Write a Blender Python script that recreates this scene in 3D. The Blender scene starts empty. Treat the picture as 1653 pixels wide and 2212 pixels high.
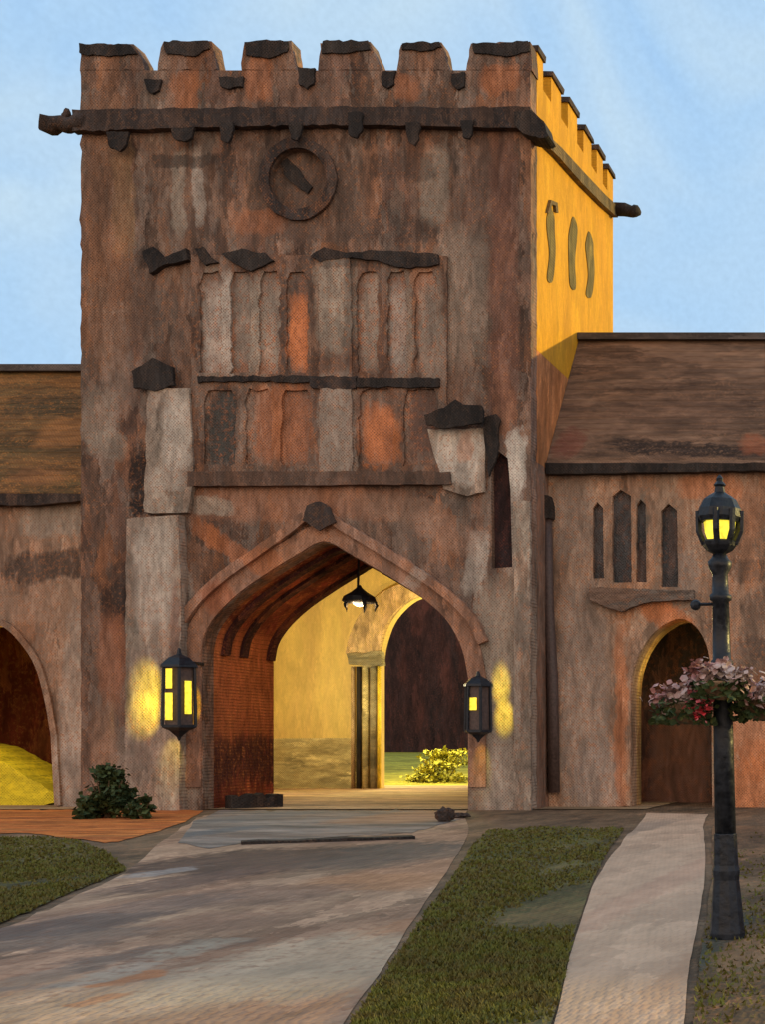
import bpy, bmesh, math, random
from mathutils import Vector, Matrix, noise
from mathutils.geometry import tessellate_polygon
R = math.radians
random.seed(7)
sc = bpy.context.scene
col = sc.collection
# ------------------------------------------------------------------ camera, sky, sun
FPX, PX, PY, EYE = 3000.0, 2069.0, 1600.0, 1.6       # focal length, principal point (1653x2212 grid), eye height
cam = bpy.data.objects.new("camera", bpy.data.cameras.new("camera"))
col.objects.link(cam)
cam.location = (0, 0, EYE)
cam.rotation_euler = (R(90), 0, 0)
cam.data.sensor_fit = 'VERTICAL'
cam.data.sensor_height = 36
cam.data.lens = 36 * FPX / 2212
cam.data.shift_x = -(PX - 826.5) / 2212
cam.data.shift_y = (PY - 1106) / 2212
cam.data.clip_end = 3000
sc.camera = cam
sc.view_settings.view_transform = 'Standard'
sc.view_settings.look = 'None'
sc.view_settings.exposure = 0.0
sc.view_settings.gamma = 1.0
SUN_EL, SUN_AZ = 12.0, 62.0                            # azimuth clockwise from +Y
w = bpy.data.worlds.new("World"); sc.world = w; w.use_nodes = True
nt = w.node_tree; nt.nodes.clear()
def wn(t): return nt.nodes.new(t)
sky = wn('ShaderNodeTexSky'); sky.sky_type = 'NISHITA'; sky.sun_disc = False
sky.sun_elevation = R(SUN_EL); sky.sun_rotation = R(SUN_AZ); sky.air_density = 1.2; sky.dust_density = 0.6; sky.ozone_density = 2.0
tc = wn('ShaderNodeTexCoord')
# soft brushed patches of thin cloud and deeper blue
mp = wn('ShaderNodeMapping'); mp.inputs['Scale'].default_value = (3.6, 2.4, 2.8); mp.inputs['Rotation'].default_value = (0.2, 0.35, 0.1)
n1 = wn('ShaderNodeTexNoise'); n1.inputs['Scale'].default_value = 1.35; n1.inputs['Detail'].default_value = 3.5; n1.inputs['Roughness'].default_value = .6; n1.inputs['Distortion'].default_value = 0.9
cr = wn('ShaderNodeValToRGB'); e = cr.color_ramp.elements
e[0].position = .33; e[0].color = (.39, .62, .91, 1)
e[1].position = .66; e[1].color = (.56, .74, .89, 1)
k = e.new(.44); k.color = (.44, .66, .91, 1)
k = e.new(.54); k.color = (.49, .69, .90, 1)
n2 = wn('ShaderNodeTexNoise'); n2.inputs['Scale'].default_value = 260; n2.inputs['Detail'].default_value = 1
mr = wn('ShaderNodeMapRange'); mr.inputs['To Min'].default_value = .93; mr.inputs['To Max'].default_value = 1.07
vm = wn('ShaderNodeVectorMath'); vm.operation = 'SCALE'
sk = wn('ShaderNodeVectorMath'); sk.operation = 'SCALE'; sk.inputs['Scale'].default_value = 0.12
mx = wn('ShaderNodeMix'); mx.data_type = 'RGBA'; mx.inputs['Factor'].default_value = .93
bg = wn('ShaderNodeBackground'); bg.inputs['Strength'].default_value = 1.04
ow = wn('ShaderNodeOutputWorld')
L = nt.links.new
L(tc.outputs['Generated'], mp.inputs['Vector']); L(mp.outputs[0], n1.inputs['Vector']); L(n1.outputs['Fac'], cr.inputs['Fac'])
L(tc.outputs['Generated'], n2.inputs['Vector']); L(n2.outputs['Fac'], mr.inputs['Value'])
L(cr.outputs['Color'], vm.inputs[0]); L(mr.outputs[0], vm.inputs['Scale'])
L(sky.outputs[0], sk.inputs[0]); L(sk.outputs[0], mx.inputs['A']); L(vm.outputs[0], mx.inputs['B'])
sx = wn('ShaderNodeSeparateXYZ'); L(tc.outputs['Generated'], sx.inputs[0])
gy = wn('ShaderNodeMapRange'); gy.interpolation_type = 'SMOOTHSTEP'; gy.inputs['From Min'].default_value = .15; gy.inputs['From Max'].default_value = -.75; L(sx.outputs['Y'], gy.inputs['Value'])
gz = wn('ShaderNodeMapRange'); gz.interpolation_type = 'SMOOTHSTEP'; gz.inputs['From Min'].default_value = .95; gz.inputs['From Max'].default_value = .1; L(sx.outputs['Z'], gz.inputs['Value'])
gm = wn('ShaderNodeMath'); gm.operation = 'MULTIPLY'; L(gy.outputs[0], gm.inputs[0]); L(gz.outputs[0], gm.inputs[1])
gl = wn('ShaderNodeMix'); gl.data_type = 'RGBA'; gl.inputs['B'].default_value = (1.9, 1.46, 1.12, 1)   # unseen warm glow added behind the viewer to brighten the shaded fronts
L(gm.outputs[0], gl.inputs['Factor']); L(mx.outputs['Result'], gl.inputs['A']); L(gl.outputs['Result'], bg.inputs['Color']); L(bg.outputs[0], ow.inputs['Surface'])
sun = bpy.data.objects.new("sun", bpy.data.lights.new("sun", 'SUN')); col.objects.link(sun)
sun.data.energy = 3.6; sun.data.angle = R(.5); sun.data.color = (1.0, .76, .24)
sd = Vector((math.cos(R(SUN_EL)) * math.sin(R(SUN_AZ)), math.cos(R(SUN_EL)) * math.cos(R(SUN_AZ)), math.sin(R(SUN_EL))))
sun.rotation_euler = sd.to_track_quat('Z', 'Y').to_euler(); sun.location = sd * 100

# ------------------------------------------------------------------ helpers
def P(x, y, Y): return Vector(((x - PX) * Y / FPX, Y, EYE - (y - PY) * Y / FPX))
def G(x, y, z=0.0):                                   # a point of the ground
    Y = EYE * FPX / (y - PY); return Vector(((x - PX) * Y / FPX, Y, z))
def srgb(r, g, b):
    f = lambda c: (c / 255 / 12.92) if c <= 10 else ((c / 255 + .055) / 1.055) ** 2.4
    return (f(r), f(g), f(b))
class MB:
    def __init__(s): s.v = []; s.f = []
    def add(s, vs, fs):
        o = len(s.v); s.v += [Vector(q) for q in vs]; s.f += [tuple(i + o for i in f) for f in fs]; return s
    def box(s, a, b, jit=0):
        x0, y0, z0 = a; x1, y1, z1 = b
        vs = [(x0,y0,z0),(x1,y0,z0),(x1,y1,z0),(x0,y1,z0),(x0,y0,z1),(x1,y0,z1),(x1,y1,z1),(x0,y1,z1)]
        if jit: vs = [tuple(c + random.uniform(-jit, jit) for c in v) for v in vs]
        return s.add(vs, [(0,3,2,1),(4,5,6,7),(0,1,5,4),(1,2,6,5),(2,3,7,6),(3,0,4,7)])
    def slab(s, outer, holes, y0, y1):                # outlines in world (x,z); thickness along Y
        loops = [outer] + holes
        pts = [[Vector((p[0], p[1], 0)) for p in lp] for lp in loops]
        flat = [p for lp in pts for p in lp]
        tris = tessellate_polygon(pts); n = len(flat)
        vs = [(p.x, y0, p.y) for p in flat] + [(p.x, y1, p.y) for p in flat]
        fs = []
        for t in tris:
            a, b, c = (flat[i] for i in t)
            t = tuple(t) if (b - a).cross(c - a).z > 0 else tuple(reversed(t))
            fs.append(t); fs.append(tuple(i + n for i in reversed(t)))
        o = 0
        for lp in pts:
            m = len(lp)
            for i in range(m):
                j = (i + 1) % m
                fs.append((o + i, o + j, o + j + n, o + i + n))
            o += m
        return s.add(vs, fs)
    def tube(s, pts, r, n=8, cap=True):
        pts = [Vector(p) for p in pts]; rs = r if isinstance(r, (list, tuple)) else [r] * len(pts)
        vs, fs = [], []
        for i, p in enumerate(pts):
            d = (pts[min(i + 1, len(pts) - 1)] - pts[max(i - 1, 0)]).normalized()
            q = d.to_track_quat('Z', 'Y').to_matrix()
            for k in range(n):
                a = 2 * math.pi * k / n
                vs.append(p + q @ Vector((math.cos(a) * rs[i], math.sin(a) * rs[i], 0)))
        for i in range(len(pts) - 1):
            for k in range(n):
                fs.append((i*n+k, i*n+(k+1)%n, (i+1)*n+(k+1)%n, (i+1)*n+k))
        if cap: fs.append(tuple(reversed(range(n)))); fs.append(tuple((len(pts)-1)*n + k for k in range(n)))
        return s.add(vs, fs)
    def lathe(s, c, prof, n=16, a0=0, sq=1):
        vs, fs = [], []
        for (r, z) in prof:
            for k in range(n):
                a = 2 * math.pi * k / n + a0
                vs.append((c[0] + math.cos(a) * r, c[1] + math.sin(a) * r, c[2] + z))
        for i in range(len(prof) - 1):
            for k in range(n): fs.append((i*n+k, i*n+(k+1)%n, (i+1)*n+(k+1)%n, (i+1)*n+k))
        fs.append(tuple(reversed(range(n)))); fs.append(tuple((len(prof)-1)*n + k for k in range(n)))
        return s.add(vs, fs)
    def blob(s, c, rx, ry, rz, seed=0, amp=.25, sub=3):
        bm = bmesh.new(); bmesh.ops.create_icosphere(bm, subdivisions=sub, radius=1)
        vs = []
        for v in bm.verts:
            k = 1 + amp * noise.noise(v.co * 2.1 + Vector((seed, seed * .7, 0)))
            vs.append((c[0] + v.co.x * rx * k, c[1] + v.co.y * ry * k, c[2] + v.co.z * rz * k))
        fs = [tuple(v.index for v in f.verts) for f in bm.faces]; bm.free()
        return s.add(vs, fs)
    def build(s, name, mat, parent=None, smooth=False, bevel=0):
        me = bpy.data.meshes.new(name); off = Vector((0, 0, 0))
        if parent is not None:
            p = parent
            while p is not None: off += p.location; p = p.parent
        me.from_pydata([v - off for v in s.v], [], s.f)
        me.validate(); me.update()
        bm = bmesh.new(); bm.from_mesh(me); bmesh.ops.recalc_face_normals(bm, faces=bm.faces); bm.to_mesh(me); bm.free()
        if smooth:
            for p in me.polygons: p.use_smooth = True
        me.materials.append(mat)
        o = bpy.data.objects.new(name, me); col.objects.link(o)
        if parent is not None: o.parent = parent
        if bevel:
            b = o.modifiers.new('bevel', 'BEVEL'); b.width = bevel; b.segments = 2; b.limit_method = 'ANGLE'
        return o
def thing(name, loc, label, cat, group=None):
    o = bpy.data.objects.new(name, None); col.objects.link(o); o.location = loc
    o["label"] = label; o["category"] = cat
    if group: o["group"] = group
    return o
def tag(o, label, cat, group=None, kind=None):
    o["label"] = label; o["category"] = cat
    if group: o["group"] = group
    if kind: o["kind"] = kind
    return o
def struct(o): o["kind"] = "structure"; return o
def px2w(poly, Y): return [(P(x, y, Y).x, P(x, y, Y).z) for x, y in poly]
def rough(poly, step=14, amp=2.0, seed=0, closed=True):   # hand-worn outline
    out = []; n = len(poly)
    for i in range(n if closed else n - 1):
        a = Vector(poly[i]); b = Vector(poly[(i + 1) % n]); m = max(1, int((b - a).length / step))
        for k in range(m):
            p = a.lerp(b, k / m)
            q = Vector((p.x * .06 + seed * 3.1, p.y * .06, seed))
            out.append((p.x + amp * noise.noise(q), p.y + amp * noise.noise(q + Vector((7, 3, 5)))))
    if not closed: out.append(tuple(poly[-1]))
    return out
def smooth_line(pts, n=6):
    out = []
    for i in range(len(pts) - 1):
        p0 = Vector(pts[max(i-1, 0)]); p1 = Vector(pts[i]); p2 = Vector(pts[i+1]); p3 = Vector(pts[min(i+2, len(pts)-1)])
        for k in range(n):
            t = k / n
            out.append(tuple(.5 * ((2*p1) + (p2-p0)*t + (2*p0-5*p1+4*p2-p3)*t*t + (3*p1-p0-3*p2+p3)*t**3)))
    out.append(tuple(pts[-1])); return out
def offset(line, d):                                   # to the outside (left of travel = up/out for our arches)
    out = []
    for i, p in enumerate(line):
        a = Vector(line[max(i-1, 0)]); b = Vector(line[min(i+1, len(line)-1)])
        t = (b - a).normalized(); out.append((p[0] + t.y * d, p[1] - t.x * d))
    return out

# ------------------------------------------------------------------ materials
class NT:
    def __init__(s, name):
        s.m = bpy.data.materials.new(name); s.m.use_nodes = True; s.t = s.m.node_tree; s.t.nodes.clear()
        s.out = s.n('ShaderNodeOutputMaterial'); s.b = s.n('ShaderNodeBsdfPrincipled'); s.l(s.b.outputs[0], s.out.inputs[0])
    def n(s, t, **k):
        x = s.t.nodes.new(t)
        for a, v in k.items(): setattr(x, a, v)
        return x
    def l(s, a, b): s.t.links.new(a, b)
    def noise(s, vec, scale, detail=3, rough=.55, dist=0):
        n = s.n('ShaderNodeTexNoise'); n.inputs['Scale'].default_value = scale; n.inputs['Detail'].default_value = detail
        n.inputs['Roughness'].default_value = rough; n.inputs['Distortion'].default_value = dist; s.l(vec, n.inputs['Vector']); return n
    def mapn(s, vec, sc, loc=(0,0,0), rot=(0,0,0)):
        m = s.n('ShaderNodeMapping'); m.inputs['Scale'].default_value = sc; m.inputs['Location'].default_value = loc; m.inputs['Rotation'].default_value = rot
        s.l(vec, m.inputs['Vector']); return m.outputs[0]
    def rng(s, val, a, b, c=0, d=1):
        m = s.n('ShaderNodeMapRange'); m.inputs['From Min'].default_value = a; m.inputs['From Max'].default_value = b
        m.inputs['To Min'].default_value = c; m.inputs['To Max'].default_value = d; s.l(val, m.inputs['Value']); return m.outputs[0]
    def mix(s, fac, a, b, mode='MIX'):
        m = s.n('ShaderNodeMix', data_type='RGBA', blend_type=mode)
        if isinstance(fac, (int, float)): m.inputs['Factor'].default_value = fac
        else: s.l(fac, m.inputs['Factor'])
        for key, c in (('A', a), ('B', b)):
            if isinstance(c, tuple): m.inputs[key].default_value = (*c, 1)
            else: s.l(c, m.inputs[key])
        return m.outputs['Result']
    def math(s, op, a, b=None):
        m = s.n('ShaderNodeMath', operation=op)
        for i, v in enumerate((a, b)):
            if v is None: continue
            if isinstance(v, (int, float)): m.inputs[i].default_value = v
            else: s.l(v, m.inputs[i])
        return m.outputs[0]
def brushed(name, c1, c2, under, under_amt=.35, strokes=(), Y=32, axis='z', scale=1.0, bump=.5, rough_=.85, fine=11.0, local=False, c3=None, plane='f', wp=.074, weave=.75, dab=.3, dabgrey=None, vary=1.0):
    """mottled, weathered masonry or earth: two broad tones, streaks along `axis`, flecks of the layer beneath,
    and individually placed worn / patched / sooty areas."""
    t = NT(name)
    if local: pos = t.n('ShaderNodeTexCoord').outputs['Object']
    else: pos = t.n('ShaderNodeNewGeometry').outputs['Position']
    st = {'z': (2.6, 2.6, .8), 'x': (.7, 2.0, 2.6), 'y': (2.0, .6, 2.0), 'n': (1.6, 1.6, 1.6)}[axis]
    big = t.noise(t.mapn(pos, tuple(a * scale * .28 for a in st)), 1, 4, .6, .6)
    mid = t.noise(t.mapn(pos, tuple(a * scale for a in st), (3, 1, 7)), 1, 4, .62, .8)
    hair = t.noise(t.mapn(pos, tuple(a * scale * 4.5 for a in st), (9, 4, 2)), 1, 2, .6)
    fn = t.noise(pos, fine * scale, 2, .7)
    c = t.mix(t.rng(big.outputs['Fac'], .36, .62), c1, c2)
    if c3: c = t.mix(t.rng(mid.outputs['Fac'], .56, .72, 0, .8), c, c3)
    # dab-like pieces of differing tone
    for (sc_v, amt, off) in ((1.5, dab, 0), (4.2, dab * .6, 5)):
        vw = t.n('ShaderNodeVectorMath', operation='MULTIPLY_ADD'); t.l(hair.outputs['Color'], vw.inputs[0]); vw.inputs[1].default_value = (.9, .9, .9); t.l(t.mapn(pos, tuple(a * scale * sc_v * .62 for a in st), (off, off, off)), vw.inputs[2])
        vo = t.n('ShaderNodeTexVoronoi'); vo.inputs['Scale'].default_value = 1; t.l(vw.outputs[0], vo.inputs['Vector'])
        sv = t.n('ShaderNodeSeparateColor'); t.l(vo.outputs['Color'], sv.inputs[0])
        v = t.n('ShaderNodeVectorMath', operation='SCALE'); t.l(c, v.inputs[0]); t.l(t.rng(sv.outputs[0], 0, 1, 1 - amt, 1 + amt), v.inputs['Scale']); c = v.outputs[0]
        c = t.mix(t.rng(sv.outputs[1], .78, .9, 0, amt * under_amt * 1.2), c, under)
        if dabgrey: c = t.mix(t.rng(sv.outputs[2], .7, .85, 0, amt * 1.3), c, dabgrey)
    if strokes:
        wv = t.noise(pos, 2.2, 3, .6)
        wsc = t.n('ShaderNodeVectorMath', operation='MULTIPLY_ADD'); t.l(wv.outputs['Color'], wsc.inputs[0])
        wsc.inputs[1].default_value = (.34, 0 if plane != 'g' else 1.2, .5 if plane != 'g' else 0); wsc.inputs[2].default_value = (-.17, 0 if plane != 'g' else -.6, -.25 if plane != 'g' else 0)
        ad = t.n('ShaderNodeVectorMath', operation='ADD'); t.l(pos, ad.inputs[0]); t.l(wsc.outputs[0], ad.inputs[1]); pv = ad.outputs[0]
        edge = t.math('MULTIPLY', t.math('SUBTRACT', hair.outputs['Fac'], .5), 2.6)
        for (x, y, ww, hh, rot, cc, al) in strokes:
            if plane == 'g': cpt = G(x, y); Yg = cpt.y; sc_ = (ww * Yg / FPX / 2, hh * Yg / (y - PY) / 2, 1e6); lc_ = (cpt.x, cpt.y, 0); rt_ = (0, 0, R(rot))
            else: cpt = P(x, y, Y); sc_ = (ww * Y / FPX / 2, 1e6, hh * Y / FPX / 2); lc_ = (cpt.x, 0, cpt.z); rt_ = (0, R(rot), 0)
            m = t.n('ShaderNodeMapping', vector_type='TEXTURE')
            m.inputs['Location'].default_value = lc_; m.inputs['Rotation'].default_value = rt_
            m.inputs['Scale'].default_value = sc_; t.l(pv, m.inputs['Vector'])
            a = t.n('ShaderNodeVectorMath', operation='MULTIPLY'); t.l(m.outputs[0], a.inputs[0]); t.l(m.outputs[0], a.inputs[1])
            b = t.n('ShaderNodeVectorMath', operation='DOT_PRODUCT'); t.l(a.outputs[0], b.inputs[0]); t.l(a.outputs[0], b.inputs[1])
            f = t.rng(t.math('ADD', b.outputs['Value'], edge), 1.5, .3, 0, al)
            c = t.mix(f, c, cc)
    dk = t.rng(mid.outputs['Fac'], .3, .7, 1 - .38 * vary, 1 + .34 * vary)
    v = t.n('ShaderNodeVectorMath', operation='SCALE'); t.l(c, v.inputs[0]); t.l(dk, v.inputs['Scale']); c = v.outputs[0]
    h = t.rng(hair.outputs['Fac'], .3, .7, 1 - .2 * vary, 1 + .2 * vary)
    v = t.n('ShaderNodeVectorMath', operation='SCALE'); t.l(c, v.inputs[0]); t.l(h, v.inputs['Scale']); c = v.outputs[0]
    um = t.math('MULTIPLY', t.rng(fn.outputs['Fac'], .5, .66), t.rng(mid.outputs['Fac'], .35, .65, 0, under_amt))
    c = t.mix(um, c, under)
    # fine tooled grid of pits, irregular, in the surface itself
    wob = t.noise(pos, 3.0, 2, .6)
    wa_ = t.n('ShaderNodeVectorMath', operation='MULTIPLY_ADD'); t.l(wob.outputs['Color'], wa_.inputs[0]); wa_.inputs[1].default_value = (.05, .05, .05); t.l(pos, wa_.inputs[2])
    sp = t.n('ShaderNodeSeparateXYZ'); t.l(wa_.outputs[0], sp.inputs[0])
    u = t.math('SINE', t.math('MULTIPLY', sp.outputs[0 if plane != 's' else 1], 2 * math.pi / wp)); v2 = t.math('SINE', t.math('MULTIPLY', sp.outputs[2 if plane != 'g' else 1], 2 * math.pi / (wp if plane != 'g' else wp * 5)))
    pit = t.math('MULTIPLY', t.rng(t.math('MULTIPLY', u, v2), -.1, .8), t.rng(fn.outputs['Fac'], .34, .58))
    c = t.mix(t.math('MULTIPLY', pit, weave), c, tuple(a * .28 for a in c2) if under_amt < .45 else tuple(a * .45 + b_ * .10 for a, b_ in zip(c2, under)))
    t.l(c, t.b.inputs['Base Color']); t.b.inputs['Roughness'].default_value = rough_
    t.b.inputs['Specular IOR Level'].default_value = .25
    bm = t.n('ShaderNodeBump'); bm.inputs['Strength'].default_value = bump; bm.inputs['Distance'].default_value = .06
    t.l(t.math('SUBTRACT', t.math('ADD', t.math('MULTIPLY', hair.outputs['Fac'], .7), fn.outputs['Fac']), t.math('MULTIPLY', pit, .5)), bm.inputs['Height']); t.l(bm.outputs[0], t.b.inputs['Normal'])
    return t.m
def emit(name, c, s):
    t = NT(name); t.b.inputs['Base Color'].default_value = (*c, 1); t.b.inputs['Emission Color'].default_value = (*c, 1)
    pos = t.n('ShaderNodeTexCoord').outputs['Object']; n = t.noise(pos, 14, 2)
    t.l(t.rng(n.outputs['Fac'], .35, .65, s * .55, s * 1.25), t.b.inputs['Emission Strength']); return t.m
def metal(name, c, rough_=.4, spec=.5):
    t = NT(name); pos = t.n('ShaderNodeTexCoord').outputs['Object']; n = t.noise(pos, 18, 3)
    t.l(t.mix(t.rng(n.outputs['Fac'], .35, .7), c, tuple(min(1, a * 2.2 + .01) for a in c)), t.b.inputs['Base Color'])
    t.l(t.rng(n.outputs['Fac'], .3, .7, rough_ * .7, rough_ * 1.4), t.b.inputs['Roughness']); t.b.inputs['Specular IOR Level'].default_value = spec
    bm = t.n('ShaderNodeBump'); bm.inputs['Strength'].default_value = .35; bm.inputs['Distance'].default_value = .02
    t.l(n.outputs['Fac'], bm.inputs['Height']); t.l(bm.outputs[0], t.b.inputs['Normal']); return t.m
def leafy(name, c1, c2, c3=None):
    t = NT(name); pos = t.n('ShaderNodeTexCoord').outputs['Object']; n = t.noise(pos, 3.5, 3); n2 = t.noise(pos, 30, 1)
    c = t.mix(t.rng(n.outputs['Fac'], .4, .6), c1, c2)
    if c3: c = t.mix(t.rng(n2.outputs['Fac'], .55, .65, 0, .7), c, c3)
    t.l(c, t.b.inputs['Base Color']); t.b.inputs['Roughness'].default_value = .7; t.b.inputs['Specular IOR Level'].default_value = .2; return t.m

BR, BR2 = (.185, .118, .084), (.13, .077, .057)         # red-brown sandstone
GR, PA = (.35, .295, .235), (.54, .48, .41)             # grey render, pale limestone
SO, SO2 = (.014, .012, .012), (.055, .042, .036)        # soot, and shade painted beside the left buttress
OR, RU = (.62, .20, .065), (.40, .12, .05)             # exposed brick and a painted highlight, rust red
UN = (.62, .24, .09)
M = {}
tower_strokes = [  # near-black strokes left of the buttress paint its shade
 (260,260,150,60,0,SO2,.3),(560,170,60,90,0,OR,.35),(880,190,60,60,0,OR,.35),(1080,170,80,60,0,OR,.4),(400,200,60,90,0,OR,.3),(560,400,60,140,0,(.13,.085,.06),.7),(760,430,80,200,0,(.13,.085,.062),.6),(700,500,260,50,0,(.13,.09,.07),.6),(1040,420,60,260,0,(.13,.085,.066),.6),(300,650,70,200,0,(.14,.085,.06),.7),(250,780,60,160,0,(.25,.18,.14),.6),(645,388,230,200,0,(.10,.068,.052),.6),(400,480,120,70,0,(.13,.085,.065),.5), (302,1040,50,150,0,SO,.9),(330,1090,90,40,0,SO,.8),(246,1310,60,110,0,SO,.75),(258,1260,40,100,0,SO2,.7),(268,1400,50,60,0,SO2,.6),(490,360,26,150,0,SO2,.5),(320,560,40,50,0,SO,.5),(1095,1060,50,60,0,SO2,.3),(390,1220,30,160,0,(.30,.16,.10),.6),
 (265,420,50,260,0,(.30,.19,.10),.7),(385,420,32,190,0,GR,.75),(428,400,26,170,-3,PA,.55),(940,400,60,170,0,GR,.6),(870,360,150,60,0,SO2,.5),
 (400,348,160,26,0,SO2,.7),(230,500,100,600,0,(.24,.125,.07),.5),(1000,640,120,300,0,GR,.45),(1090,600,60,700,0,(.22,.10,.07),.5),
 (1110,1140,44,210,2,PA,.6),(1117,1000,46,130,0,(.66,.6,.52),.9),(215,900,80,120,0,GR,.4),
 (230,960,90,60,10,GR,.45),(240,1420,60,200,0,(.36,.15,.08),.6),(225,1650,60,260,0,(.34,.2,.13),.6),
 (640,1090,480,80,0,(.36,.17,.10),.6),(460,1095,90,40,10,GR,.8),(870,1100,200,60,10,(.27,.17,.12),.7),(1030,1220,50,130,8,PA,.6),(960,1150,160,60,20,(.34,.21,.15),.5),
 (500,1190,200,40,35,OR,.45),(1090,1530,150,560,0,GR,.8),(1100,1680,120,200,0,(.36,.3,.25),.7),(400,1450,60,160,0,GR,.6),
 (400,1310,36,160,0,PA,.45),(340,1680,180,240,0,(.38,.31,.25),.8),(890,500,120,60,0,SO2,.35),(560,480,120,60,0,OR,.25)]
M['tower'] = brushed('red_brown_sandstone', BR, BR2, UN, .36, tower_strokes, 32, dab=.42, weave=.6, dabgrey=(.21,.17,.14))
M['bay'] = brushed('bay_window_stone', BR, BR2, UN, .5, [
 (486,700,40,220,0,PA,.75),(450,690,40,230,0,GR,.85),(550,700,60,220,0,GR,.8),(596,680,30,200,0,SO2,.6),(660,640,30,160,0,(.11,.08,.065),.7),(520,640,20,160,0,SO2,.6),(636,710,44,170,0,OR,.85),(722,640,90,230,0,GR,.9),(752,650,26,240,0,SO2,.5),(800,640,40,200,0,SO2,.45),(722,920,80,230,0,(.33,.27,.22),.95),
 (862,700,50,230,0,GR,.6),(600,910,130,160,0,OR,.5),(815,945,90,120,0,OR,.8),(900,880,100,80,0,SO2,.6),(930,700,50,230,0,GR,.4),(800,560,300,30,0,SO2,.5),(480,860,60,60,0,SO,.6)], 31.8, dab=.36, dabgrey=(.21,.17,.14))
M['buttress'] = brushed('pale_buttress_stone', GR, (.25,.195,.155), UN, .4, [(345,900,30,120,0,SO2,.4),(360,930,14,60,0,SO,.7),(330,1180,90,80,0,PA,.4),(300,1560,70,200,0,(.30,.24,.20),.5),(378,1400,20,300,0,(.22,.12,.09),.6),
 (372,930,60,160,0,PA,.75),(985,985,110,120,10,PA,.75),(330,1250,80,240,0,PA,.5),(350,1030,80,50,0,PA,.4),(310,1480,60,160,0,(.36,.29,.24),.6),(1000,960,30,60,0,OR,.3)], 31.7, weave=.5)
M['side'] = brushed('sun_toned_sandstone', (.60,.285,.016), (.64,.32,.014), (.66,.26,.03), .3, bump=.3, plane='s', weave=.3, dab=.1, vary=.3)  # sunlit orange of the side face put into the base colour
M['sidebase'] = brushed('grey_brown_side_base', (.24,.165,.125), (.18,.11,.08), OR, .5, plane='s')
M['sidelow'] = brushed('shade_toned_sandstone', (.46,.20,.08), (.50,.18,.055), OR, .5, plane='s')  # redder tone paints the shade below the wing roofline
M['soot'] = brushed('soot_black_stone', (.018,.016,.016), (.035,.029,.026), (.14,.08,.05), .4)
M['dark'] = brushed('dark_moulding_stone', (.055,.04,.034), (.033,.027,.026), (.22,.11,.06), .5)
M['mould'] = brushed('arch_moulding_stone', (.30,.185,.135), (.25,.14,.095), UN, .5, [(560,1210,90,60,35,OR,.45),(470,1290,60,70,60,RU,.5),(900,1250,120,30,-40,PA,.4),(690,1105,40,50,0,SO2,.8)], 31.9)
M['mouldd'] = brushed('umber_string_course', (.15,.09,.065), (.10,.07,.055), (.35,.16,.08), .5)
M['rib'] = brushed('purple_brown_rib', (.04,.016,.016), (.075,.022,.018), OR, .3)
M['passage'] = brushed('passage_red_stone', (.26,.05,.022), (.14,.028,.018), (.75,.28,.07), .6, [(520,1480,50,250,0,OR,.6),(530,1640,60,110,0,(.05,.022,.02),.8),(475,1500,30,300,0,(.05,.015,.014),.7),(570,1560,30,200,0,(.09,.02,.016),.6)], 33.5)  # orange streak paints the highlight on the lit reveal
M['wingR'] = brushed('right_wing_stone', (.36,.25,.175), (.30,.19,.13), UN, .6, [
 (1600,1100,90,120,0,(.42,.20,.11),.5),(1640,1390,50,50,0,SO2,.7),(1590,1420,40,90,0,(.15,.10,.08),.6),(1630,1640,70,90,0,(.45,.19,.10),.7),(1500,1640,90,120,0,(.17,.15,.08),.7),(1480,1250,60,140,0,(.30,.24,.2),.6),(1385,1150,24,180,0,(.20,.18,.15),.7),(1620,1230,80,50,0,SO2,.5),(1630,1350,60,160,0,(.14,.10,.08),.6),(1620,1550,90,200,0,OR,.5),(1530,1050,140,60,0,OR,.5),(1440,1330,130,60,35,OR,.7),
 (1260,1500,110,500,0,(.37,.29,.235),.8),(1240,1120,80,200,0,(.34,.27,.22),.6),(1620,1700,90,130,0,OR,.7),(1290,1700,100,200,0,(.40,.32,.27),.7),(1340,1560,30,420,0,OR,.5),(1560,1480,40,300,0,OR,.4),(1640,1450,60,80,0,SO2,.5)], 33.2)
M['wingL'] = brushed('left_wing_stone', (.35,.25,.18), (.28,.18,.125), UN, .5, [
 (90,1220,190,70,-5,SO2,.85),(110,1120,160,70,0,(.38,.32,.26),.8),(150,1500,60,400,5,PA,.5),(60,1310,140,60,0,(.36,.24,.17),.6),(150,1680,60,200,0,(.45,.39,.34),.6)], 33.2)
M['roofR'] = brushed('brown_roof_tiles', (.17,.105,.068), (.12,.07,.045), (.33,.18,.10), .6, [(1480,970,330,36,4,SO,.85),(1230,960,60,80,20,(.2,.06,.04),.6),(1450,870,300,60,0,(.15,.085,.055),.5),(1640,960,80,50,0,RU,.5)], 33.5, axis='x', scale=1.3)
M['roofL'] = brushed('mossy_roof_tiles', (.10,.066,.024), (.17,.085,.03), (.5,.2,.05), .7, [(110,925,110,80,0,(.34,.15,.05),.75),(150,830,60,110,0,(.34,.14,.04),.6),(40,850,200,60,0,(.05,.04,.02),.7),(110,1040,120,40,0,(.3,.13,.05),.6)], 34, axis='x', scale=1.3)
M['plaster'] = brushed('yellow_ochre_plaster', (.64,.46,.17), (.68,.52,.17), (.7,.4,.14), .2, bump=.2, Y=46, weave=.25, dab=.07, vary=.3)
M['dado'] = brushed('grey_olive_dado', (.44,.38,.20), (.52,.43,.20), (.6,.42,.15), .4, axis='x')
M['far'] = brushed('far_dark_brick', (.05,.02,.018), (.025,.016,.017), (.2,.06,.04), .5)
M['glass'] = brushed('old_leaded_glass', (.10,.062,.048), (.05,.042,.04), OR, .35, rough_=.25)
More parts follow.
